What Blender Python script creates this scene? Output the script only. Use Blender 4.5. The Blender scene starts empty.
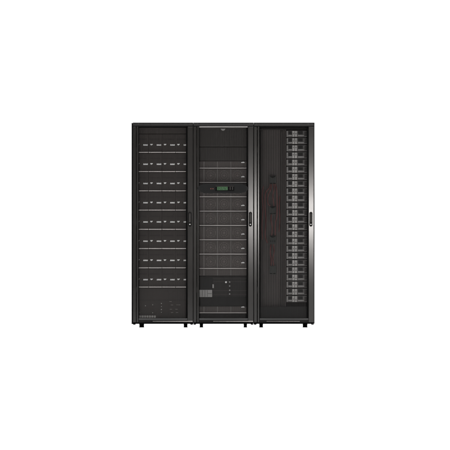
import bpy, math, random
from mathutils import Vector
random.seed(7)
R = math.radians
SC = bpy.context.scene
COL = SC.collection

# ------------------------------------------------------------------ camera
DIST = 40.0            # camera to the plane of the cabinet doors
CZ = 0.02              # camera height above the floor
cam = bpy.data.cameras.new('camera'); cam_o = bpy.data.objects.new('camera', cam); COL.objects.link(cam_o)
cam_o.location = (0, -DIST, CZ); cam_o.rotation_euler = (R(90), 0, 0)
cam.sensor_width = 36; cam.lens = 36 * DIST / 4.5
cam.shift_y = (1.025 - CZ) / 4.5
cam.clip_end = 800; cam.clip_start = .05
SC.camera = cam_o
# ------------------------------------------------------------------ world: plain white studio surround
w = bpy.data.worlds.new('World'); SC.world = w; w.use_nodes = True
bg = w.node_tree.nodes['Background']
bg.inputs['Strength'].default_value = 1.0
# bright white cyclorama on the far side, unlit dark studio on the near side
_n = w.node_tree.nodes; _l = w.node_tree.links
_tc = _n.new('ShaderNodeTexCoord'); _sp = _n.new('ShaderNodeSeparateXYZ'); _mr = _n.new('ShaderNodeMapRange')
_mr.inputs[1].default_value = -.25; _mr.inputs[2].default_value = .45; _mr.inputs[3].default_value = .058; _mr.inputs[4].default_value = 1.1
_l.new(_tc.outputs['Generated'], _sp.inputs[0]); _l.new(_sp.outputs['Y'], _mr.inputs[0]); _l.new(_mr.outputs[0], bg.inputs['Color'])
SC.view_settings.view_transform = 'Standard'; SC.view_settings.look = 'None'
SC.view_settings.exposure = 0; SC.view_settings.gamma = 1

def softbox(name, loc, target, sx, sy, power, color=(1, 1, 1)):
    l = bpy.data.lights.new(name, 'AREA'); l.shape = 'RECTANGLE'; l.size = sx; l.size_y = sy
    l.energy = power; l.color = color
    o = bpy.data.objects.new(name, l); COL.objects.link(o); o.location = loc
    o.rotation_euler = (Vector(target) - Vector(loc)).to_track_quat('-Z', 'Y').to_euler()
    return o
# mirrored in the door frames of the right-hand cabinets at middle height
softbox('key_softbox', (1.68, -46.0, 2.38), (.7, 0, 1.1), 2.1, .6, 185, (1, .96, .93))
# unseen overhead fill, added so the floor comes out pure white
ov = softbox('floor_fill', (0, -19.0, 8.0), (0, -19.0, 0), 18, 52, 4400); ov.rotation_euler = (0, 0, 0); ov.data.spread = R(70)

# ------------------------------------------------------------------ materials
def coat(name, col, rough=.4, metal=0., bump=0., bscale=900, var=.12, spec=.5):
    m = bpy.data.materials.new(name); m.use_nodes = True
    nt = m.node_tree; n = nt.nodes; b = n['Principled BSDF']
    tc = n.new('ShaderNodeTexCoord')
    no = n.new('ShaderNodeTexNoise'); no.inputs['Scale'].default_value = 3.5; no.inputs['Detail'].default_value = 6
    nt.links.new(tc.outputs['Object'], no.inputs['Vector'])
    mx = n.new('ShaderNodeMix'); mx.data_type = 'RGBA'
    mx.inputs[6].default_value = tuple(c * (1 - var) for c in col) + (1,)
    mx.inputs[7].default_value = tuple(min(1, c * (1 + var)) for c in col) + (1,)
    nt.links.new(no.outputs['Fac'], mx.inputs[0]); nt.links.new(mx.outputs[2], b.inputs['Base Color'])
    mr = n.new('ShaderNodeMapRange'); mr.inputs[3].default_value = rough * .85; mr.inputs[4].default_value = min(1, rough * 1.15)
    nt.links.new(no.outputs['Fac'], mr.inputs[0]); nt.links.new(mr.outputs[0], b.inputs['Roughness'])
    b.inputs['Metallic'].default_value = metal; b.inputs['Specular IOR Level'].default_value = spec
    if bump:
        n2 = n.new('ShaderNodeTexNoise'); n2.inputs['Scale'].default_value = bscale
        nt.links.new(tc.outputs['Object'], n2.inputs['Vector'])
        bp = n.new('ShaderNodeBump'); bp.inputs['Strength'].default_value = bump; bp.inputs['Distance'].default_value = .001
        nt.links.new(n2.outputs['Fac'], bp.inputs['Height']); nt.links.new(bp.outputs[0], b.inputs['Normal'])
    return m
M = dict(
    frame=coat('black_powder_coat', (.013, .012, .0115), .2, spec=.35),
    trim=coat('grey_door_trim', (.023, .0215, .020), .09, spec=.6),
    mesh=coat('perforated_steel', (.022, .019, .0175), .17, spec=.6),
    inner=coat('dark_interior', (.004, .004, .004), .7, spec=.08),
    rubber=coat('black_rubber', (.004, .004, .004), .7, spec=.1),
    shelf=coat('bare_shelf_edge', (.66, .61, .59), .45),
    battery=coat('battery_front', (.030, .0235, .021), .5, spec=.35, bump=.2, bscale=300),
    pale=coat('pale_label', (.95, .93, .90), .6),
    body=coat('module_body', (.026, .022, .0205), .5, spec=.35),
    body3=coat('divider_grey', (.22, .205, .195), .5),
    body2=coat('ribbed_panel', (.088, .073, .069), .6),
    grille=coat('module_grille', (.125, .107, .100), .5),
    dark=coat('dark_plastic', (.010, .010, .010), .5, spec=.2),
    panelgrey=coat('panel_grey', (.040, .036, .033), .5, spec=.35),
    midgrey=coat('mid_grey_plastic', (.34, .33, .32), .5),
    breaker=coat('breaker_grey', (.50, .48, .46), .5),
    brbody=coat('breaker_body', (.13, .122, .118), .5),
    steel=coat('bright_steel', (.85, .84, .82), .3, metal=1.),
    glint=coat('satin_highlight', (.42, .39, .375), .38, metal=1.),  # bright metal for the highlight along the door bottoms
    red=coat('red_cable', (.10, .028, .027), .7),
    green=coat('green_terminal', (.014, .017, .0145), .5),
    floor=coat('white_floor', (.93, .93, .93), .6, var=.01, spec=.2),
)
def emit(name, col, s):
    m = coat(name, col, .3); b = m.node_tree.nodes['Principled BSDF']
    b.inputs['Emission Color'].default_value = (*col, 1); b.inputs['Emission Strength'].default_value = s
    return m
M['lcd'] = emit('green_screen', (.045, .13, .05), .08)
M['amber'] = emit('amber_lamp', (.16, .05, .035), .05)

# ------------------------------------------------------------------ mesh helpers
class MB:
    def __init__(s): s.v = []; s.f = []; s.sm = []
    def box(s, x0, x1, y0, y1, z0, z1):
        b = len(s.v)
        s.v += [(x, y, z) for z in (z0, z1) for x, y in ((x0, y0), (x1, y0), (x1, y1), (x0, y1))]
        s.f += [tuple(b + i for i in q) for q in ((0, 3, 2, 1), (4, 5, 6, 7), (0, 1, 5, 4), (1, 2, 6, 5), (2, 3, 7, 6), (3, 0, 4, 7))]
        return s
    def prism(s, pts, y0, y1):      # outline in x,z (counter-clockwise seen from the front), extruded along y
        b = len(s.v); n = len(pts)
        s.v += [(x, y0, z) for x, z in pts] + [(x, y1, z) for x, z in pts]
        s.f.append(tuple(b + i for i in range(n))); s.f.append(tuple(b + n + i for i in reversed(range(n))))
        for i in range(n):
            j = (i + 1) % n; s.f.append((b + i, b + n + i, b + n + j, b + j))
        return s
    def hprism(s, pts, x0, x1):     # outline in y,z extruded along x
        b = len(s.v); n = len(pts)
        s.v += [(x0, y, z) for y, z in pts] + [(x1, y, z) for y, z in pts]
        s.f.append(tuple(b + i for i in reversed(range(n)))); s.f.append(tuple(b + n + i for i in range(n)))
        for i in range(n):
            j = (i + 1) % n; s.f.append((b + i, b + j, b + n + j, b + n + i))
        return s
    def vprism(s, pts, z0, z1):     # outline in x,y extruded along z
        b = len(s.v); n = len(pts)
        s.v += [(x, y, z0) for x, y in pts] + [(x, y, z1) for x, y in pts]
        s.f.append(tuple(b + i for i in reversed(range(n)))); s.f.append(tuple(b + n + i for i in range(n)))
        for i in range(n):
            j = (i + 1) % n; s.f.append((b + i, b + j, b + n + j, b + n + i))
        return s
    def disc(s, cx, cz, r, y0, y1, n=20):
        return s.prism([(cx + r * math.cos(2 * math.pi * i / n), cz + r * math.sin(2 * math.pi * i / n)) for i in range(n)], y0, y1)
    def vcyl(s, cx, cy, r, z0, z1, n=20):
        return s.vprism([(cx + r * math.cos(2 * math.pi * i / n), cy + r * math.sin(2 * math.pi * i / n)) for i in range(n)], z0, z1)
    def ring(s, cx, cz, r0, r1, y0, y1, n=24):
        for i in range(n):
            a, c = 2 * math.pi * i / n, 2 * math.pi * (i + 1) / n
            P = lambda r, t: (cx + r * math.cos(t), cz + r * math.sin(t))
            s.prism([P(r0, a), P(r1, a), P(r1, c), P(r0, c)], y0, y1)
        return s
    def pill(s, x0, x1, z0, z1, y0, y1, n=8):
        r = (x1 - x0) / 2; cx = (x0 + x1) / 2
        p = [(cx + r * math.cos(math.pi * i / n), z1 - r + r * math.sin(math.pi * i / n)) for i in range(n + 1)]
        p += [(cx - r * math.cos(math.pi * i / n), z0 + r - r * math.sin(math.pi * i / n)) for i in range(n + 1)]
        return s.prism(p, y0, y1)
    def tube(s, pts, r, n=8):
        b = len(s.v); pts = [Vector(p) for p in pts]
        for i, p in enumerate(pts):
            d = (pts[min(i + 1, len(pts) - 1)] - pts[max(i - 1, 0)]).normalized()
            u = d.cross(Vector((0, 1, 0)));  u = u.normalized() if u.length > .01 else Vector((1, 0, 0))
            v = d.cross(u)
            for k in range(n):
                a = 2 * math.pi * k / n; s.v.append(tuple(p + r * (math.cos(a) * u + math.sin(a) * v)))
        for i in range(len(pts) - 1):
            for k in range(n):
                k2 = (k + 1) % n
                s.f.append((b + i * n + k, b + i * n + k2, b + (i + 1) * n + k2, b + (i + 1) * n + k))
        s.f.append(tuple(b + k for k in reversed(range(n)))); s.f.append(tuple(b + (len(pts) - 1) * n + k for k in range(n)))
        return s
    def build(s, name, mat, parent=None, bevel=0, seg=2):
        me = bpy.data.meshes.new(name); me.from_pydata(s.v, [], s.f); me.update()
        me.materials.append(M[mat])
        o = bpy.data.objects.new(name, me); COL.objects.link(o)
        if parent: o.parent = parent
        if bevel:
            m = o.modifiers.new('bevel', 'BEVEL'); m.width = bevel; m.segments = seg; m.limit_method = 'ANGLE'
            m.harden_normals = True
            for p in me.polygons: p.use_smooth = True
        return o
def tag(o, label, cat, group=None):
    o['label'] = label; o['category'] = cat
    if group: o['group'] = group
    return o
def thing(name, label, cat, loc, group=None):
    o = bpy.data.objects.new(name, None); COL.objects.link(o); o.location = loc; o.empty_display_size = .1
    return tag(o, label, cat, group)
def kids(o, idx): return idx.get(o.name, [])
def copy_thing(o, loc, label, idx):
    def rec(a, par):
        c = a.copy(); COL.objects.link(c); c.parent = par
        for ch in kids(a, idx): rec(ch, c)
        return c
    c = rec(o, None); c.location = loc; c['label'] = label
    return c
def index():
    d = {}
    for o in SC.objects:
        if o.parent: d.setdefault(o.parent.name, []).append(o)
    return d
# a spot given as (centimetres right of the middle line + 225, centimetres below +327.5) on the front plane, set back by d
def X(u, d=0.): return (u - 225) / 100 * (1 + d / DIST)
def Z(v, d=0.): return CZ + (325.5 - v) / 100 * (1 + d / DIST)
def Lc(n, d): return n / 100 * (1 + d / DIST)

# ------------------------------------------------------------------ setting
f = MB(); f.v = [(-30, -50, 0), (30, -50, 0), (30, 3.2, 0), (-30, 3.2, 0)]; f.f = [(0, 1, 2, 3)]
fo = f.build('floor', 'floor'); fo['kind'] = 'structure'

# ------------------------------------------------------------------ cabinets
W = .604; H = 2.05; D = 1.07; BZ = .037
OP0, OP1 = .063, .532           # door opening (x)
ZT, ZB = Z(127.2), Z(318.6)     # door opening (z)

def hex_panel(x0, x1, z0, z1, p, open_):
    """perforated steel sheet with staggered hexagonal holes, bowed slightly outwards"""
    v = []; fc = []
    rp = p * math.sqrt(3) / 2; Rr = p / math.sqrt(3)
    nr = int((z1 - z0) / rp); nc = int((x1 - x0) / p)
    cx0 = (x0 + x1) / 2 - (nc - .5) * p / 2 + p * .0; cz0 = (z0 + z1) / 2 - (nr - 1) * rp / 2
    A = [math.pi / 2 + k * math.pi / 3 for k in range(6)]
    key = {}
    def vid(x, z):
        k = (round(x * 2e5), round(z * 2e5))
        for dk in ((0, 0), (1, 0), (-1, 0), (0, 1), (0, -1)):
            q = (k[0] + dk[0], k[1] + dk[1])
            if q in key: return key[q]
        t = (x - (x0 + x1) / 2) / ((x1 - x0) / 2); rib = .0009 * math.sin(2 * math.pi * x / .0172)
        v.append((x, .016 - .007 * (1 - t * t) + rib, z)); key[k] = len(v) - 1
        return key[k]
    for r in range(nr):
        for c in range(nc):
            cx = cx0 + c * p + (p / 2 if r % 2 else 0) - p / 4 * 0; cz = cz0 + r * rp
            o = [vid(cx + Rr * math.cos(a), cz + Rr * math.sin(a)) for a in A]
            i = []
            for a in A:
                x = cx + Rr * open_ * math.cos(a); z = cz + Rr * open_ * math.sin(a)
                t = (x - (x0 + x1) / 2) / ((x1 - x0) / 2); rib = .0009 * math.sin(2 * math.pi * x / .0172)
                v.append((x, .016 - .007 * (1 - t * t) + rib, z)); i.append(len(v) - 1)
            for k in range(6):
                k2 = (k + 1) % 6; fc.append((o[k], o[k2], i[k2], i[k]))
    return v, fc

def cabinet(u0, label, glint=(.2, W - .005), lh=.0046):
    root = thing('equipment_cabinet', label, 'server cabinet', (X(u0), 0, 0), 'equipment cabinets standing in a row')
    # carcass
    m = MB()
    for x in (.004, W - .034): m.box(x, x + .030, .045, .075, BZ + .004, H - .016); m.box(x, x + .030, D - .06, D - .03, BZ + .004, H - .016)
    m.box(.035, W - .035, .045, .075, BZ + .004, BZ + .05); m.box(.035, W - .035, .045, .075, H - .05, H - .017)
    m.box(.035, W - .035, D - .06, D - .03, BZ + .004, BZ + .05); m.box(.035, W - .035, D - .06, D - .03, H - .05, H - .017)
    for x in (OP0 - .022, OP1 + .006): m.box(x, x + .018, .085, .095, BZ + .06, H - .06)      # mounting rails
    m.build('frame', 'inner', root, .002)
    MB().box(.0006, W + .0002, .010, D, H - .012, H).build('roof', 'frame', root, .003)
    MB().box(.004, W - .004, .020, D, BZ, BZ + .004).build('base', 'rubber', root)
    MB().box(.036, W - .036, D - .024, D - .004, BZ + .01, H - .02).build('rear_door', 'frame', root, .003)
    for x in (0.001, W - .003): MB().box(x, x + .002, .04, D - .01, BZ + .006, H - .014).build('side_panel', 'frame', root)
    # feet: levelling foot = rod, nut and pad
    for x in (.079, .524):
        for y in (.075, D - .08):
            MB().vcyl(x, y, .0135, .006, BZ).vcyl(x, y, .0155, 0, .0065).vcyl(x, y, .0155, .028, .0365, 6).build('foot', 'rubber', root, .0012)
    for x in (.0, W - .030):
        m = MB(); m.prism([(x, BZ - .0005), (x + .006, .028), (x + .024, .028), (x + .030, BZ - .0005)], .03, .07); m.build('corner_bracket', 'rubber', root)
    # door: stiles, rails
    d = MB()
    zt, zb = Z(126.8), Z(322.4)
    y0, y1 = 0., .028
    # left stile: flat face, small groove, raised rounded bead
    d.box(.002, .034, .002, y1, zb, zt)
    # right stile
    rx0, rx1 = .548, W - .0015
    d.box(rx0, rx1, y0, y1, zb, zt)
    door = d.build('door', 'trim', root, .004, 3)
    MB().vprism([(.0365, .012), (.0392, -.001), (.0412, -.003), (.0545, -.003), (.0568, 0), (.058, .008), (.058, .026), (.0365, .026)], zb, zt).build('stile_bead', 'trim', door, .002, 3)
    MB().box(.002, W - .0015, .001, y1, Z(126.2), Z(124.0)).build('top_rail', 'frame', door, .003, 3)
    MB().box(.059, rx0 - .001, .020, .031, Z(321), Z(126.9)).build('inner_frame', 'inner', door)
    # (inner frame opening is cut by building it as four bars)
    fr = [c for c in SC.objects if c.name.startswith('inner_frame')][-1]
    me = fr.data; me.clear_geometry()
    q = MB(); q.box(.0345, OP0, .020, .031, Z(321), Z(126.9)); q.box(OP1, rx0 + .004, .020, .031, Z(321), Z(126.9))
    q.box(OP0 + .0005, OP1 - .0005, .020, .031, ZT - .001, Z(126.9)); q.box(OP0 + .0005, OP1 - .0005, .020, .031, Z(321), ZB + .001)
    me.from_pydata(q.v, [], q.f); me.update()
    # bottom rail, rolled section
    MB().hprism([(.004, Z(322.4)), (.0, Z(321.9)), (.006, Z(320.4)), (.013, Z(319.2)), (.018, Z(318.4)), (.026, Z(318.4)), (.026, Z(322.4))][::-1], .059, rx0 - .001).build('bottom_rail', 'frame', door, .0015)
    # highlight on the door's bottom edge, shaped as a bright strip widening lockwards
    lm = MB(); n = 12; xa, xb = glint
    for q in range(n):
        a, b = xa + (xb - xa) * q / n, xa + (xb - xa) * (q + 1) / n
        hh = .0012 + (lh - .0012) * (q + .5) / n
        lm.hprism([(-.0004, Z(321.3) - hh), (-.0030, Z(321.3) - hh), (-.0036, Z(321.3) + hh * .6), (-.0004, Z(321.3) + hh)][::-1], a, b)
    lm.build('highlight_strip', 'glint', door)
    # perforated sheet
    mo = bpy.data.objects.new('mesh_panel', PERF); COL.objects.link(mo); mo.parent = door
    # swing handle with lock
    hx0, hx1, hz0, hz1 = .0565 + .5, .0565 + .531, Z(226.6), Z(211.8)
    h = MB().pill(hx0, hx1, hz0, hz1, -.006, .001).build('handle', 'rubber', door, .002, 2)
    cx = (hx0 + hx1) / 2
    # lever bar and lock cylinder sit on the plate as one grip
    MB().pill(cx - .0085, cx + .0085, hz0 + .040, hz1 - .018, -.020, -.0062).box(cx - .006, cx + .006, -.013, -.0065, hz1 - .017, hz1 - .009).build('lever', 'panelgrey', door, .002, 2)
    MB().disc(cx, Z(224.3), .0062, -.012, -.0062).build('lock', 'steel', door, .0015, 2)
    MB().disc(cx, Z(224.3), .0112, -.0085, -.0061).build('lock_ring', 'dark', door)
    for z in (.35, 1.03, 1.75):
        MB().vcyl(.0355, -.0005, .0042, z, z + .055, 12).build('hinge', 'frame', door)
    return root, door

v_, f_ = hex_panel(OP0 + .002, OP1 - .002, ZB, ZT, .0079, .86)
PERF = bpy.data.meshes.new('mesh_panel'); PERF.from_pydata(v_, [], f_); PERF.update(); PERF.materials.append(M['mesh'])
for p_ in PERF.polygons: p_.use_smooth = True
U = (132.7, 193.2, 253.7)
cab1, door1 = cabinet(U[0], 'black mesh-door cabinet with pale shelves of battery modules, no screen')
cab2, door2 = cabinet(U[1], 'black mesh-door cabinet with the small green screen across its door')
cab3, door3 = cabinet(U[2], 'black mesh-door cabinet holding the tall breaker column and red cables', (.13, .46), .002)
# finishing side panels on the two ends of the row, set back from the doors
MB().box(-.011, -.0015, .006, D - .004, BZ - .002, H - .004).build('end_panel', 'rubber', cab1, .001)
MB().box(W + .0, W + .004, .012, D - .004, BZ + .002, H - .001).build('end_panel', 'rubber', cab3, .001)

# ------------------------------------------------------------------ cabinet 1: shelves of battery modules
ORD = ['top', 'second', 'third', 'fourth', 'fifth', 'sixth', 'seventh', 'bottom']
d1 = .085
shelf_v = [152.4 + 19.24 * i for i in range(8)]
lx = lambda u, d, cab: X(u, d) - cab.location.x
for v in shelf_v:
    m = MB(); m.box(lx(136.5, d1, cab1), lx(188.3, d1, cab1), d1 - .012, .80, Z(v + .35, d1), Z(v + .35, d1) + .003)
    s = m.build('shelf', 'inner', cab1)
    e = MB(); zc = Z(v, d1)
    for a, b in ((138.2, 148.3), (148.8, 161.9), (162.3, 175.3), (175.8, 185.9)):
        e.box(lx(a, d1, cab1), lx(b, d1, cab1), d1 - .016, d1 - .0125, zc - .0036, zc + .0036)
        u = a + .1
        while u < b - .5:
            q = random.uniform(.7, 1.5); e.box(lx(u, d1, cab1), lx(min(u + q, b), d1, cab1), d1 - .0185, d1 - .0162, zc - .0052, zc + .0048); u += q + random.uniform(.25, .5)
    e.build('shelf_edge', 'shelf', s, .001)
def battery(label, loc):
    t = thing('battery_module', label, 'battery module', loc, 'battery modules on the shelves of the left cabinet')
    h = .1815; w = .1345
    MB().box(0, w, .012, .66, .001, h).build('case', 'battery', t, .002)
    MB().box(.0003, w - .0003, .0, .0115, .001, h - .001).build('front_cover', 'battery', t, .001)
    # pale pull tab with finger notches, and a tapered latch
    z = .0735; a = .081
    m = MB()
    m.box(a, a + .046, -.004, -.0003, z - .0065, z + .0015)
    for q0, q1 in ((.002, .010), (.015, .026), (.031, .038), (.041, .046)): m.box(a + q0, a + q1, -.004, -.0003, z + .0018, z + .0075)
    m.build('pull_tab', 'pale', t, .0008)
    b = .016
    MB().prism([(b + .004, z), (b + .022, z), (b + .028, z + .010), (b, z + .010)], -.005, -.0003).box(b + .006, b + .018, -.004, -.0003, z - .004, z - .001).build('latch', 'pale', t, .0008)
    m = MB()
    for k in range(7): m.box(.012 + k * .0155, .012 + k * .0155 + .010, -.001, -.0001, .125, .128).box(.012 + k * .0155, .012 + k * .0155 + .010, -.001, -.0001, .133, .136)
    m.build('vent', 'dark', t)
    return t
COLN = ['leftmost', 'second from left', 'third from left', 'rightmost']
bat = None; idx = None
for i, v in enumerate(shelf_v):
    for k in range(4):
        lab = '%s battery module on the %s pale-edged shelf of the left cabinet' % (COLN[k], ORD[i] if i not in (0,7) else ('topmost' if i == 0 else 'lowest'))
        loc = (X(135.1 + 13.47 * k, d1) + random.uniform(-.0006, .0006), d1 + (random.uniform(-.001, .004) if i + k else 0), Z(v, d1) + .001)
        if bat is None: bat = battery(lab, loc); idx = index()
        else: copy_thing(bat, loc, lab, idx)
# blank plate above the batteries belongs to the cabinet
MB().box(lx(137, .08, cab1), lx(188, .08, cab1), .088, .092, Z(133.6, .08), Z(127.4, .08)).build('blanking_plate', 'battery', cab1)
# lower switch panel of cabinet 1
t = thing('switch_panel', 'dark switch panel with tiny studs below the batteries of the left cabinet', 'switch panel', (X(136.8, .09), .09, Z(321, .09)))
P = lambda u: X(u, .09) - t.location.x
Q = lambda v: Z(v, .09) - t.location.z
MB().box(0, P(188), 0, .5, .004, Q(288.1)).build('case', 'battery', t, .003)
m = MB().box(P(139), P(186), -.003, -.0004, Q(300.2), Q(300.0)); m.box(P(139), P(157), -.003, -.0004, Q(314.2), Q(314.0)); m.build('seam', 'dark', t)
for u, v, r in ((145.5, 305.8, .0045), (152.7, 304.8, .004), (161.4, 303.4, .005), (161.4, 306.6, .004), (161.4, 309.5, .0055), (161.4, 312.3, .004), (152.7, 312.8, .0045), (139.6, 312.6, .003)):
    MB().disc(P(u), Q(v), r, -.006, -.0004, 10).build('stud', 'midgrey', t)
for u, v in ((170.5, 301.5), (172, 305), (177.5, 304.8), (179.2, 304.8), (171, 309.3), (176.5, 309.3), (172, 312.6), (177, 312.6)):
    MB().box(P(u - 1.2), P(u + 1.2), -.005, -.0004, Q(v + .35), Q(v - .35)).build('socket', 'grille', t, .0008)
m = MB()
for k in range(7):
    a = 139.3 + k * 2.42
    m.box(P(a), P(a + 2.0), -.006, -.0004, Q(317.9), Q(315.5))
m.build('label_strip', 'breaker', t, .0008)

# ------------------------------------------------------------------ cabinet 2: power modules
d2 = .085
lines2 = [168.15 + 14.33 * i for i in range(8)]
def ledge(v, u0=199.7, u1=246.2):
    zc = Z(v, d2)
    s = MB().box(lx(197.5, d2, cab2), lx(248, d2, cab2), d2 - .012, .70, zc - .0035, zc - .0005).build('shelf', 'inner', cab2)
    MB().box(lx(u0 - 1.2, d2, cab2), lx(u1 + .6, d2, cab2), d2 - .018, d2 - .0125, zc - .0036, zc + .0036).build('shelf_edge', 'shelf', s, .001)
for v in lines2 + [312.8]: ledge(v)
def power(label, loc, h=.1365, tagged=True, group='power modules stacked in the middle cabinet'):
    t = thing('power_module', label, 'power module', loc, group)
    wd = Lc(49.5, d2)
    MB().box(0, wd, .010, .62, .0, h).build('case', 'body', t, .002)
    # perforated front: bars with a real grid relief
    m = MB(); o = -.0
    m.box(.0, wd, .004, .0095, .0, h)
    m.build('front_plate', 'body', t)
    g = MB(); x = .004; k = 0
    while x < wd - .005:
        g.box(x, x + .0045, -.0008, .0036, .003, h - .004); x += .0125
    z = .010
    while z < h - .008:
        g.box(.003, wd - .003, -.0018, -.0010, z, z + .0040); z += .0125
    g.build('grille', 'grille', t)
    for c in (5.4, 18.9, 32.4):
        MB().box(c / 100 + .0 + .004, c / 100 + .009, -.004, -.002, .003, h - .004).build('divider', 'body3', t)
    if h > .1:
        for c in (12.8, 26.3, 39.8):
            m = MB(); m.ring(c / 100, h * .5, .046, .050, -.0036, -.0021); m.ring(c / 100, h * .5, .026, .029, -.0036, -.0021)
            m.disc(c / 100, h * .5, .012, -.0040, -.0021, 14)
            m.build('fan_guard', 'grille', t)
    if tagged:
        MB().box(.434, .468, -.007, -.0041, .052, .060).box(.446, .462, -.007, -.0041, .0605, .064).build('label_plate', 'pale', t, .0008)
    return t
d2x = X(197.9, d2)
names = ['topmost power module, above the green screen', 'second power module down, just above the green screen', 'power module half hidden behind the green screen panel',
         'first full power module below the green screen', 'second full power module below the green screen', 'third full power module below the green screen',
         'fourth full power module below the green screen', 'fifth and lowest full power module below the green screen']
power('short topmost power module, first below the blank upper bay of the middle cabinet', (d2x, d2, Z(lines2[0], d2) + .0005), .070)
p0 = power(names[1], (d2x, d2, Z(lines2[1], d2) + .0005)); idx = index()
for i in range(2, 8):
    nm = names[i]
    copy_thing(p0, (d2x, d2, Z(lines2[i], d2) + .0005), nm, idx)
power('low slotted module without name tag, just above the grey-plated switchgear', (d2x, d2, Z(275.8, d2)), .068, False)
power('short power module on the lowest pale edge of the middle cabinet', (d2x, d2, Z(312.8, d2) + .0005), .066, True)
# blanking panels in the upper bay
for a, b in ((146.6, 127.8), (160.6, 147.3)):
    MB().box(lx(197.6, d2, cab2), lx(247.8, d2, cab2), d2 + .004, d2 + .008, Z(a, d2), Z(b, d2)).build('blanking_plate', 'panelgrey', cab2, .001)
MB().prism([(lx(220.5, .06, cab2), Z(128.4)), (lx(222, .06, cab2), Z(130.3)), (lx(224, .06, cab2), Z(130.3)), (lx(225.5, .06, cab2), Z(128.4))][::1], .066, .072).build('catch', 'midgrey', cab2)
# switchgear
t = thing('switchgear_unit', 'dark switchgear unit with pale grey plate at its left, low in the middle cabinet', 'switchgear', (d2x, d2, Z(306, d2)))
P = lambda u: X(u, d2) - t.location.x
Q = lambda v: Z(v, d2) - t.location.z
MB().box(0, P(247.4), .004, .6, .002, Q(276.3)).build('case', 'dark', t, .002)
m = MB().box(P(199), P(212), -.001, .0035, Q(289.3), Q(277)); m.build('blank_cover', 'dark', t, .001)
g = MB(); u = 213.0
while u < 246.5:
    g.box(P(u), P(u + .38), .0006, .0036, Q(296.5), Q(277.2)); u += 1.25
for v in (278.6, 281.6, 290.6, 294.4): g.box(P(212.6), P(246.6), -.0004, .0004, Q(v + .2), Q(v - .2))
g.build('grille', 'panelgrey', t)
pl = MB().box(P(199.4), P(212.2), -.004, .002, Q(297), Q(289.9)).build('cover_plate', 'midgrey', t, .001)
m = MB()
for u in (202.2, 204.8, 207.2): m.box(P(u), P(u + .35), -.0047, -.0041, Q(296.6), Q(290.3))
m.box(P(207.9), P(211.9), -.0047, -.0041, Q(293.8), Q(293.4)); m.build('plate_slot', 'panelgrey', pl)
MB().box(P(212.4), P(213.9), -.010, .0, Q(288.0), Q(284.3)).build('switch', 'midgrey', t, .001)
MB().disc(P(226), Q(282.2), .0095, -.012, -.0006, 14).build('knob', 'pale', t, .001)
for v in (282.0, 286.0, 290.2, 294.0): MB().disc(P(229.7), Q(v), .007, -.006, -.0006, 12).build('stud', 'midgrey', t, .001)
g = MB(); u = 199.
while u < 247: g.box(P(u), P(u + .35), .0012, .0036, Q(305.5), Q(297.6)); u += 1.25
g.build('lower_grille', 'dark', t)

MB().box(.0600, W - .0600, .0150, .0195, Z(127.3), Z(126.3)).build('top_trim', 'breaker', door2, .001)
# control panel on the door of cabinet 2 (a part of that cabinet)
lx2 = lambda u: X(u) - cab2.location.x
pts = [(lx2(197.2), Z(188.9)), (lx2(199.4), Z(191.6)), (lx2(204), Z(193.2)), (lx2(241.5), Z(193.2)), (lx2(246.2), Z(191.6)), (lx2(248.6), Z(188.9)),
       (lx2(248.6), Z(188.0)), (lx2(246.2), Z(185.4)), (lx2(241.5), Z(183.9)), (lx2(204), Z(183.9)), (lx2(199.4), Z(185.4)), (lx2(197.2), Z(188.0))]
cp = MB().prism(pts, -.018, .008).build('control_panel', 'dark', cab2, .003, 3)
yy = -.018
MB().box(lx2(215.2), lx2(234.2), yy - .003, yy - .0004, Z(191.1), Z(185.9)).build('screen_bezel', 'rubber', cp, .001)
MB().box(lx2(217.2), lx2(227.6), yy - .0044, yy - .0034, Z(190.2), Z(186.9)).build('screen', 'lcd', cp)
m = MB()
for r, segs in enumerate((((217.8, 219.6), (220.1, 222.4), (223, 225.0), (225.6, 227.0)), ((217.8, 220.6), (221.2, 222.5), (223.2, 226.4)), ((217.8, 219.1), (219.8, 223.4), (224, 226.8)))):
    for a, b in segs: m.box(lx2(a), lx2(b), yy - .0049, yy - .0045, Z(187.9 + r * .9), Z(187.5 + r * .9))
m.build('screen_readout', 'dark', cp)
for u in (210.9, 213.0): MB().disc(lx2(u), Z(188.8), .006, yy - .004, yy - .0004, 12).build('indicator_lamp', 'amber', cp)
for u in (230.2, 232.5): MB().box(lx2(u - .45), lx2(u + .45), yy - .0055, yy - .0034, Z(189.9), Z(187.0)).build('button', 'panelgrey', cp, .001)
MB().box(lx2(215.4), lx2(234), yy - .0034, yy - .0031, Z(186.35), Z(186.15)).build('bezel_line', 'grille', cp)

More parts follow.
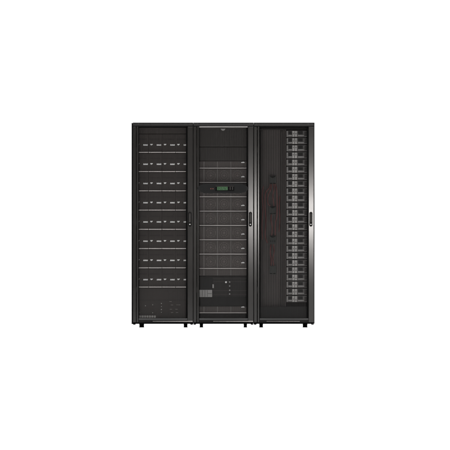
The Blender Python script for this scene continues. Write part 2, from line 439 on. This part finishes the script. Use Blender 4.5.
# ------------------------------------------------------------------ cabinet 3: breaker modules, cables
d3 = .085
row_v = [130.6 + 7.18 * i for i in range(24)]
def breaker(label, loc):
    t = thing('breaker_module', label, 'breaker module', loc, 'breaker modules stacked in the right cabinet')
    C = lambda n: n / 100 * (1 + d3 / DIST)
    h = C(6.15)
    MB().box(0, C(20.4), .003, .12, 0, h).build('case', 'brbody', t, .0015)
    MB().box(C(.2), C(1.0), -.005, .0025, .002, h - .002).build('bracket', 'midgrey', t, .001)
    for a, b in ((1.9, 5.2), (11.5, 16.2)): MB().box(C(a), C(b), -.002, .0025, h - .036, h - .006).build('window', 'dark', t, .001)
    for a, b in ((1.7, 5.4), (11.4, 17.6)): MB().box(C(a), C(b), -.006, .0025, .010, .020).build('rail', 'midgrey', t, .001)
    for a, b in ((5.8, 7.8), (8.3, 10.4)):
        s = MB().box(C(a), C(b), -.012, .0025, .002, h - .002).build('breaker', 'breaker', t, .0015)
        MB().box(C(a + .5), C(b - .5), -.020, -.0125, .026, .034).build('toggle', 'brbody', s, .001)
    MB().box(C(17.9), C(20.2), -.002, .0025, .008, h - .008).build('end_cover', 'body', t, .001)
    return t
def ordinal(n):
    W_ = ['top', 'second', 'third', 'fourth', 'fifth', 'sixth', 'seventh', 'eighth', 'ninth', 'tenth', 'eleventh', 'twelfth']
    return W_[n]
bx = X(286.6, d3); b0 = None
for i, v in enumerate(row_v):
    if i == 0: lab = 'topmost breaker module of the tall column in the right cabinet'
    elif i == 23: lab = 'lowest breaker module of the tall column in the right cabinet'
    elif i < 12: lab = '%s breaker module from the top of the right cabinet column' % ordinal(i)
    else: lab = '%s breaker module from the bottom of the right cabinet column' % ordinal(23 - i)
    loc = (bx + random.uniform(-.0008, .0008), d3 + random.uniform(-.002, .003), Z(v + 6.3, d3))
    if b0 is None: b0 = breaker(lab, loc); idx = index()
    else: copy_thing(b0, loc, lab, idx)
# wiring backboard and trunking of the cabinet
def ribs(name, cab, u0, u1, v0, v1, d, pitch, width, mat):
    m = MB(); a = u0
    l_ = lambda u: X(u, d) - cab.location.x
    while a + width < u1:
        m.box(l_(a), l_(a + width), d - .004, d + .0045, Z(v1, d), Z(v0, d)); a += pitch
    return m.build(name, mat, cab)
ribs('ribbed_panel', cab3, 263.6, 280.2, 130, 316, .16, 1.72, .86, 'body2')
ribs('ribbed_panel', cab3, 283.3, 286.2, 130, 316, .16, 1.72, .86, 'body2')
ribs('ribbed_panel', cab2, 199.2, 247, 129.5, 146.2, .084, 1.72, .7, 'panelgrey')
ribs('ribbed_panel', cab2, 199.2, 247, 147.6, 160.3, .084, 1.72, .7, 'panelgrey')
l3 = lambda u, d=0: X(u, d) - cab3.location.x
MB().box(l3(259.5, .16), l3(286, .16), .165, .172, Z(316, .16), Z(129, .16)).build('backboard', 'panelgrey', cab3, .002)
MB().box(l3(286.2, .13), l3(309, .13), .215, .220, Z(318, .13), Z(128.5, .13)).build('backboard', 'inner', cab3)
for u in (260.8, 280.6):
    MB().box(l3(u, .14), l3(u + 2.4, .14), .135, .1645, Z(314, .14), Z(131, .14)).build('cable_duct', 'body', cab3, .002)
MB().box(l3(259.6, .08), l3(308, .08), .070, .078, Z(129.2, .08), Z(127.0, .08)).build('header_plate', 'rubber', cab3)
MB().box(l3(259.6, .08), l3(308, .08), .082, .088, Z(318.5, .08), Z(306.5, .08)).build('blanking_plate', 'dark', cab3, .001)
d4 = .13
def block(v0, v1, label, top, low):
    t = thing('terminal_block', label, 'terminal block', (X(269.4, d4), d4, Z(v1, d4)), 'terminal blocks among the red cables')
    h = Lc(v1 - v0, d4); w = Lc(6.6, d4)
    MB().box(0, w, .0, .034, 0, h).build('housing', 'green', t, .002)
    if top: MB().prism([(w * .4, h - .022), (w * .6, h - .022), (w * .97, h - .004), (w * .03, h - .004)], -.006, -.0004).build('cable_clamp', 'rubber', t, .0008)
    if low:
        MB().box(w * .08, w * .44, -.005, -.0004, .004, .012).build('terminal', 'rubber', t); MB().box(w * .56, w * .92, -.005, -.0004, .004, .012).build('terminal', 'rubber', t)
    else:
        for q in (.2, .5, .8): MB().box(w * q - .006, w * q + .006, -.004, -.0004, h * .25, h * .45).build('terminal', 'dark', t)
    return t
block(175.8, 184.2, 'topmost of the four dark terminal blocks beside the breaker column', True, True)
block(206.0, 214.4, 'second terminal block down, reddest cables passing at its right', True, True)
block(235.5, 244.2, 'third terminal block down, squarish, with its dark clamp', True, False)
block(265.8, 274.4, 'lowest terminal block, below the short red cable', False, True)
def cable(label, pts, r=.006, cnt=None):
    P = []
    for (u, v, d) in pts: P.append(Vector((X(u, d), d, Z(v, d))))
    out = []
    for i in range(len(P) - 1):          # Catmull-Rom
        p0_, p1, p2, p3 = P[max(i - 1, 0)], P[i], P[i + 1], P[min(i + 2, len(P) - 1)]
        for k in range(6):
            s = k / 6
            out.append(.5 * ((2 * p1) + (-p0_ + p2) * s + (2 * p0_ - 5 * p1 + 4 * p2 - p3) * s * s + (-p0_ + 3 * p1 - 3 * p2 + p3) * s ** 3))
    out.append(P[-1]); base = out[-1]
    mb = MB().tube([p - base for p in out], r * 1.35); o = mb.build('power_cable', 'red'); o.location = base
    for p in o.data.polygons: p.use_smooth = True
    return tag(o, label, 'cable', 'red cables in the right cabinet')
cable('long red cable hanging closest to the left frame of the right cabinet', [(263.2, 186, .14), (262.2, 196, .13), (262.9, 209, .125), (261.9, 226, .125), (262.6, 240, .14)], .0045)
cable('second red cable from the left frame, running down from the topmost terminal block', [(270.4, 184, .135), (269.3, 188, .13), (265.6, 193, .125), (265.0, 206, .13), (265.9, 220, .125), (265.2, 236, .13), (267.5, 243, .14)], .0045)
cable('third red cable from the left frame, ending beside the second terminal block', [(271.6, 184.2, .13), (270.9, 189, .12), (268.0, 196, .12), (267.8, 203, .125), (270.3, 206, .135)], .004)
cable('short wavy red cable joining the top two terminal blocks', [(273.6, 184, .125), (274.2, 189, .115), (272.9, 196, .11), (274.0, 205.8, .125)], .004)
cable('red cable bending round the right side of the second terminal block', [(275.2, 184, .13), (276.6, 190, .12), (277.2, 203, .115), (276.9, 215, .12), (275.6, 223, .125), (275.2, 235.3, .135)], .0045)
cable('red cable hanging from the second terminal block to the third', [(271.4, 214.5, .125), (271.0, 220, .115), (272.3, 228, .115), (271.6, 235.3, .13)], .004)
cable('red cable curving left between the third and the lowest terminal block', [(271.0, 244.3, .13), (270.3, 252, .12), (271.2, 260, .12), (271.2, 265.6, .13)], .0045)
cable('red cable curving right between the third and the lowest terminal block', [(273.4, 244.3, .13), (274.2, 251, .12), (272.9, 259, .12), (273.8, 265.6, .13)], .004)
cable('rightmost red cable, close along the breaker column', [(280.0, 196, .134), (279.3, 206, .125), (279.9, 219, .125), (279.0, 232, .13)], .0035)
for o in SC.objects:            # the switches are not all thrown exactly alike
    if o.name.startswith('toggle'): o.location.z += random.choice((0, 0, 0, .005, -.008))
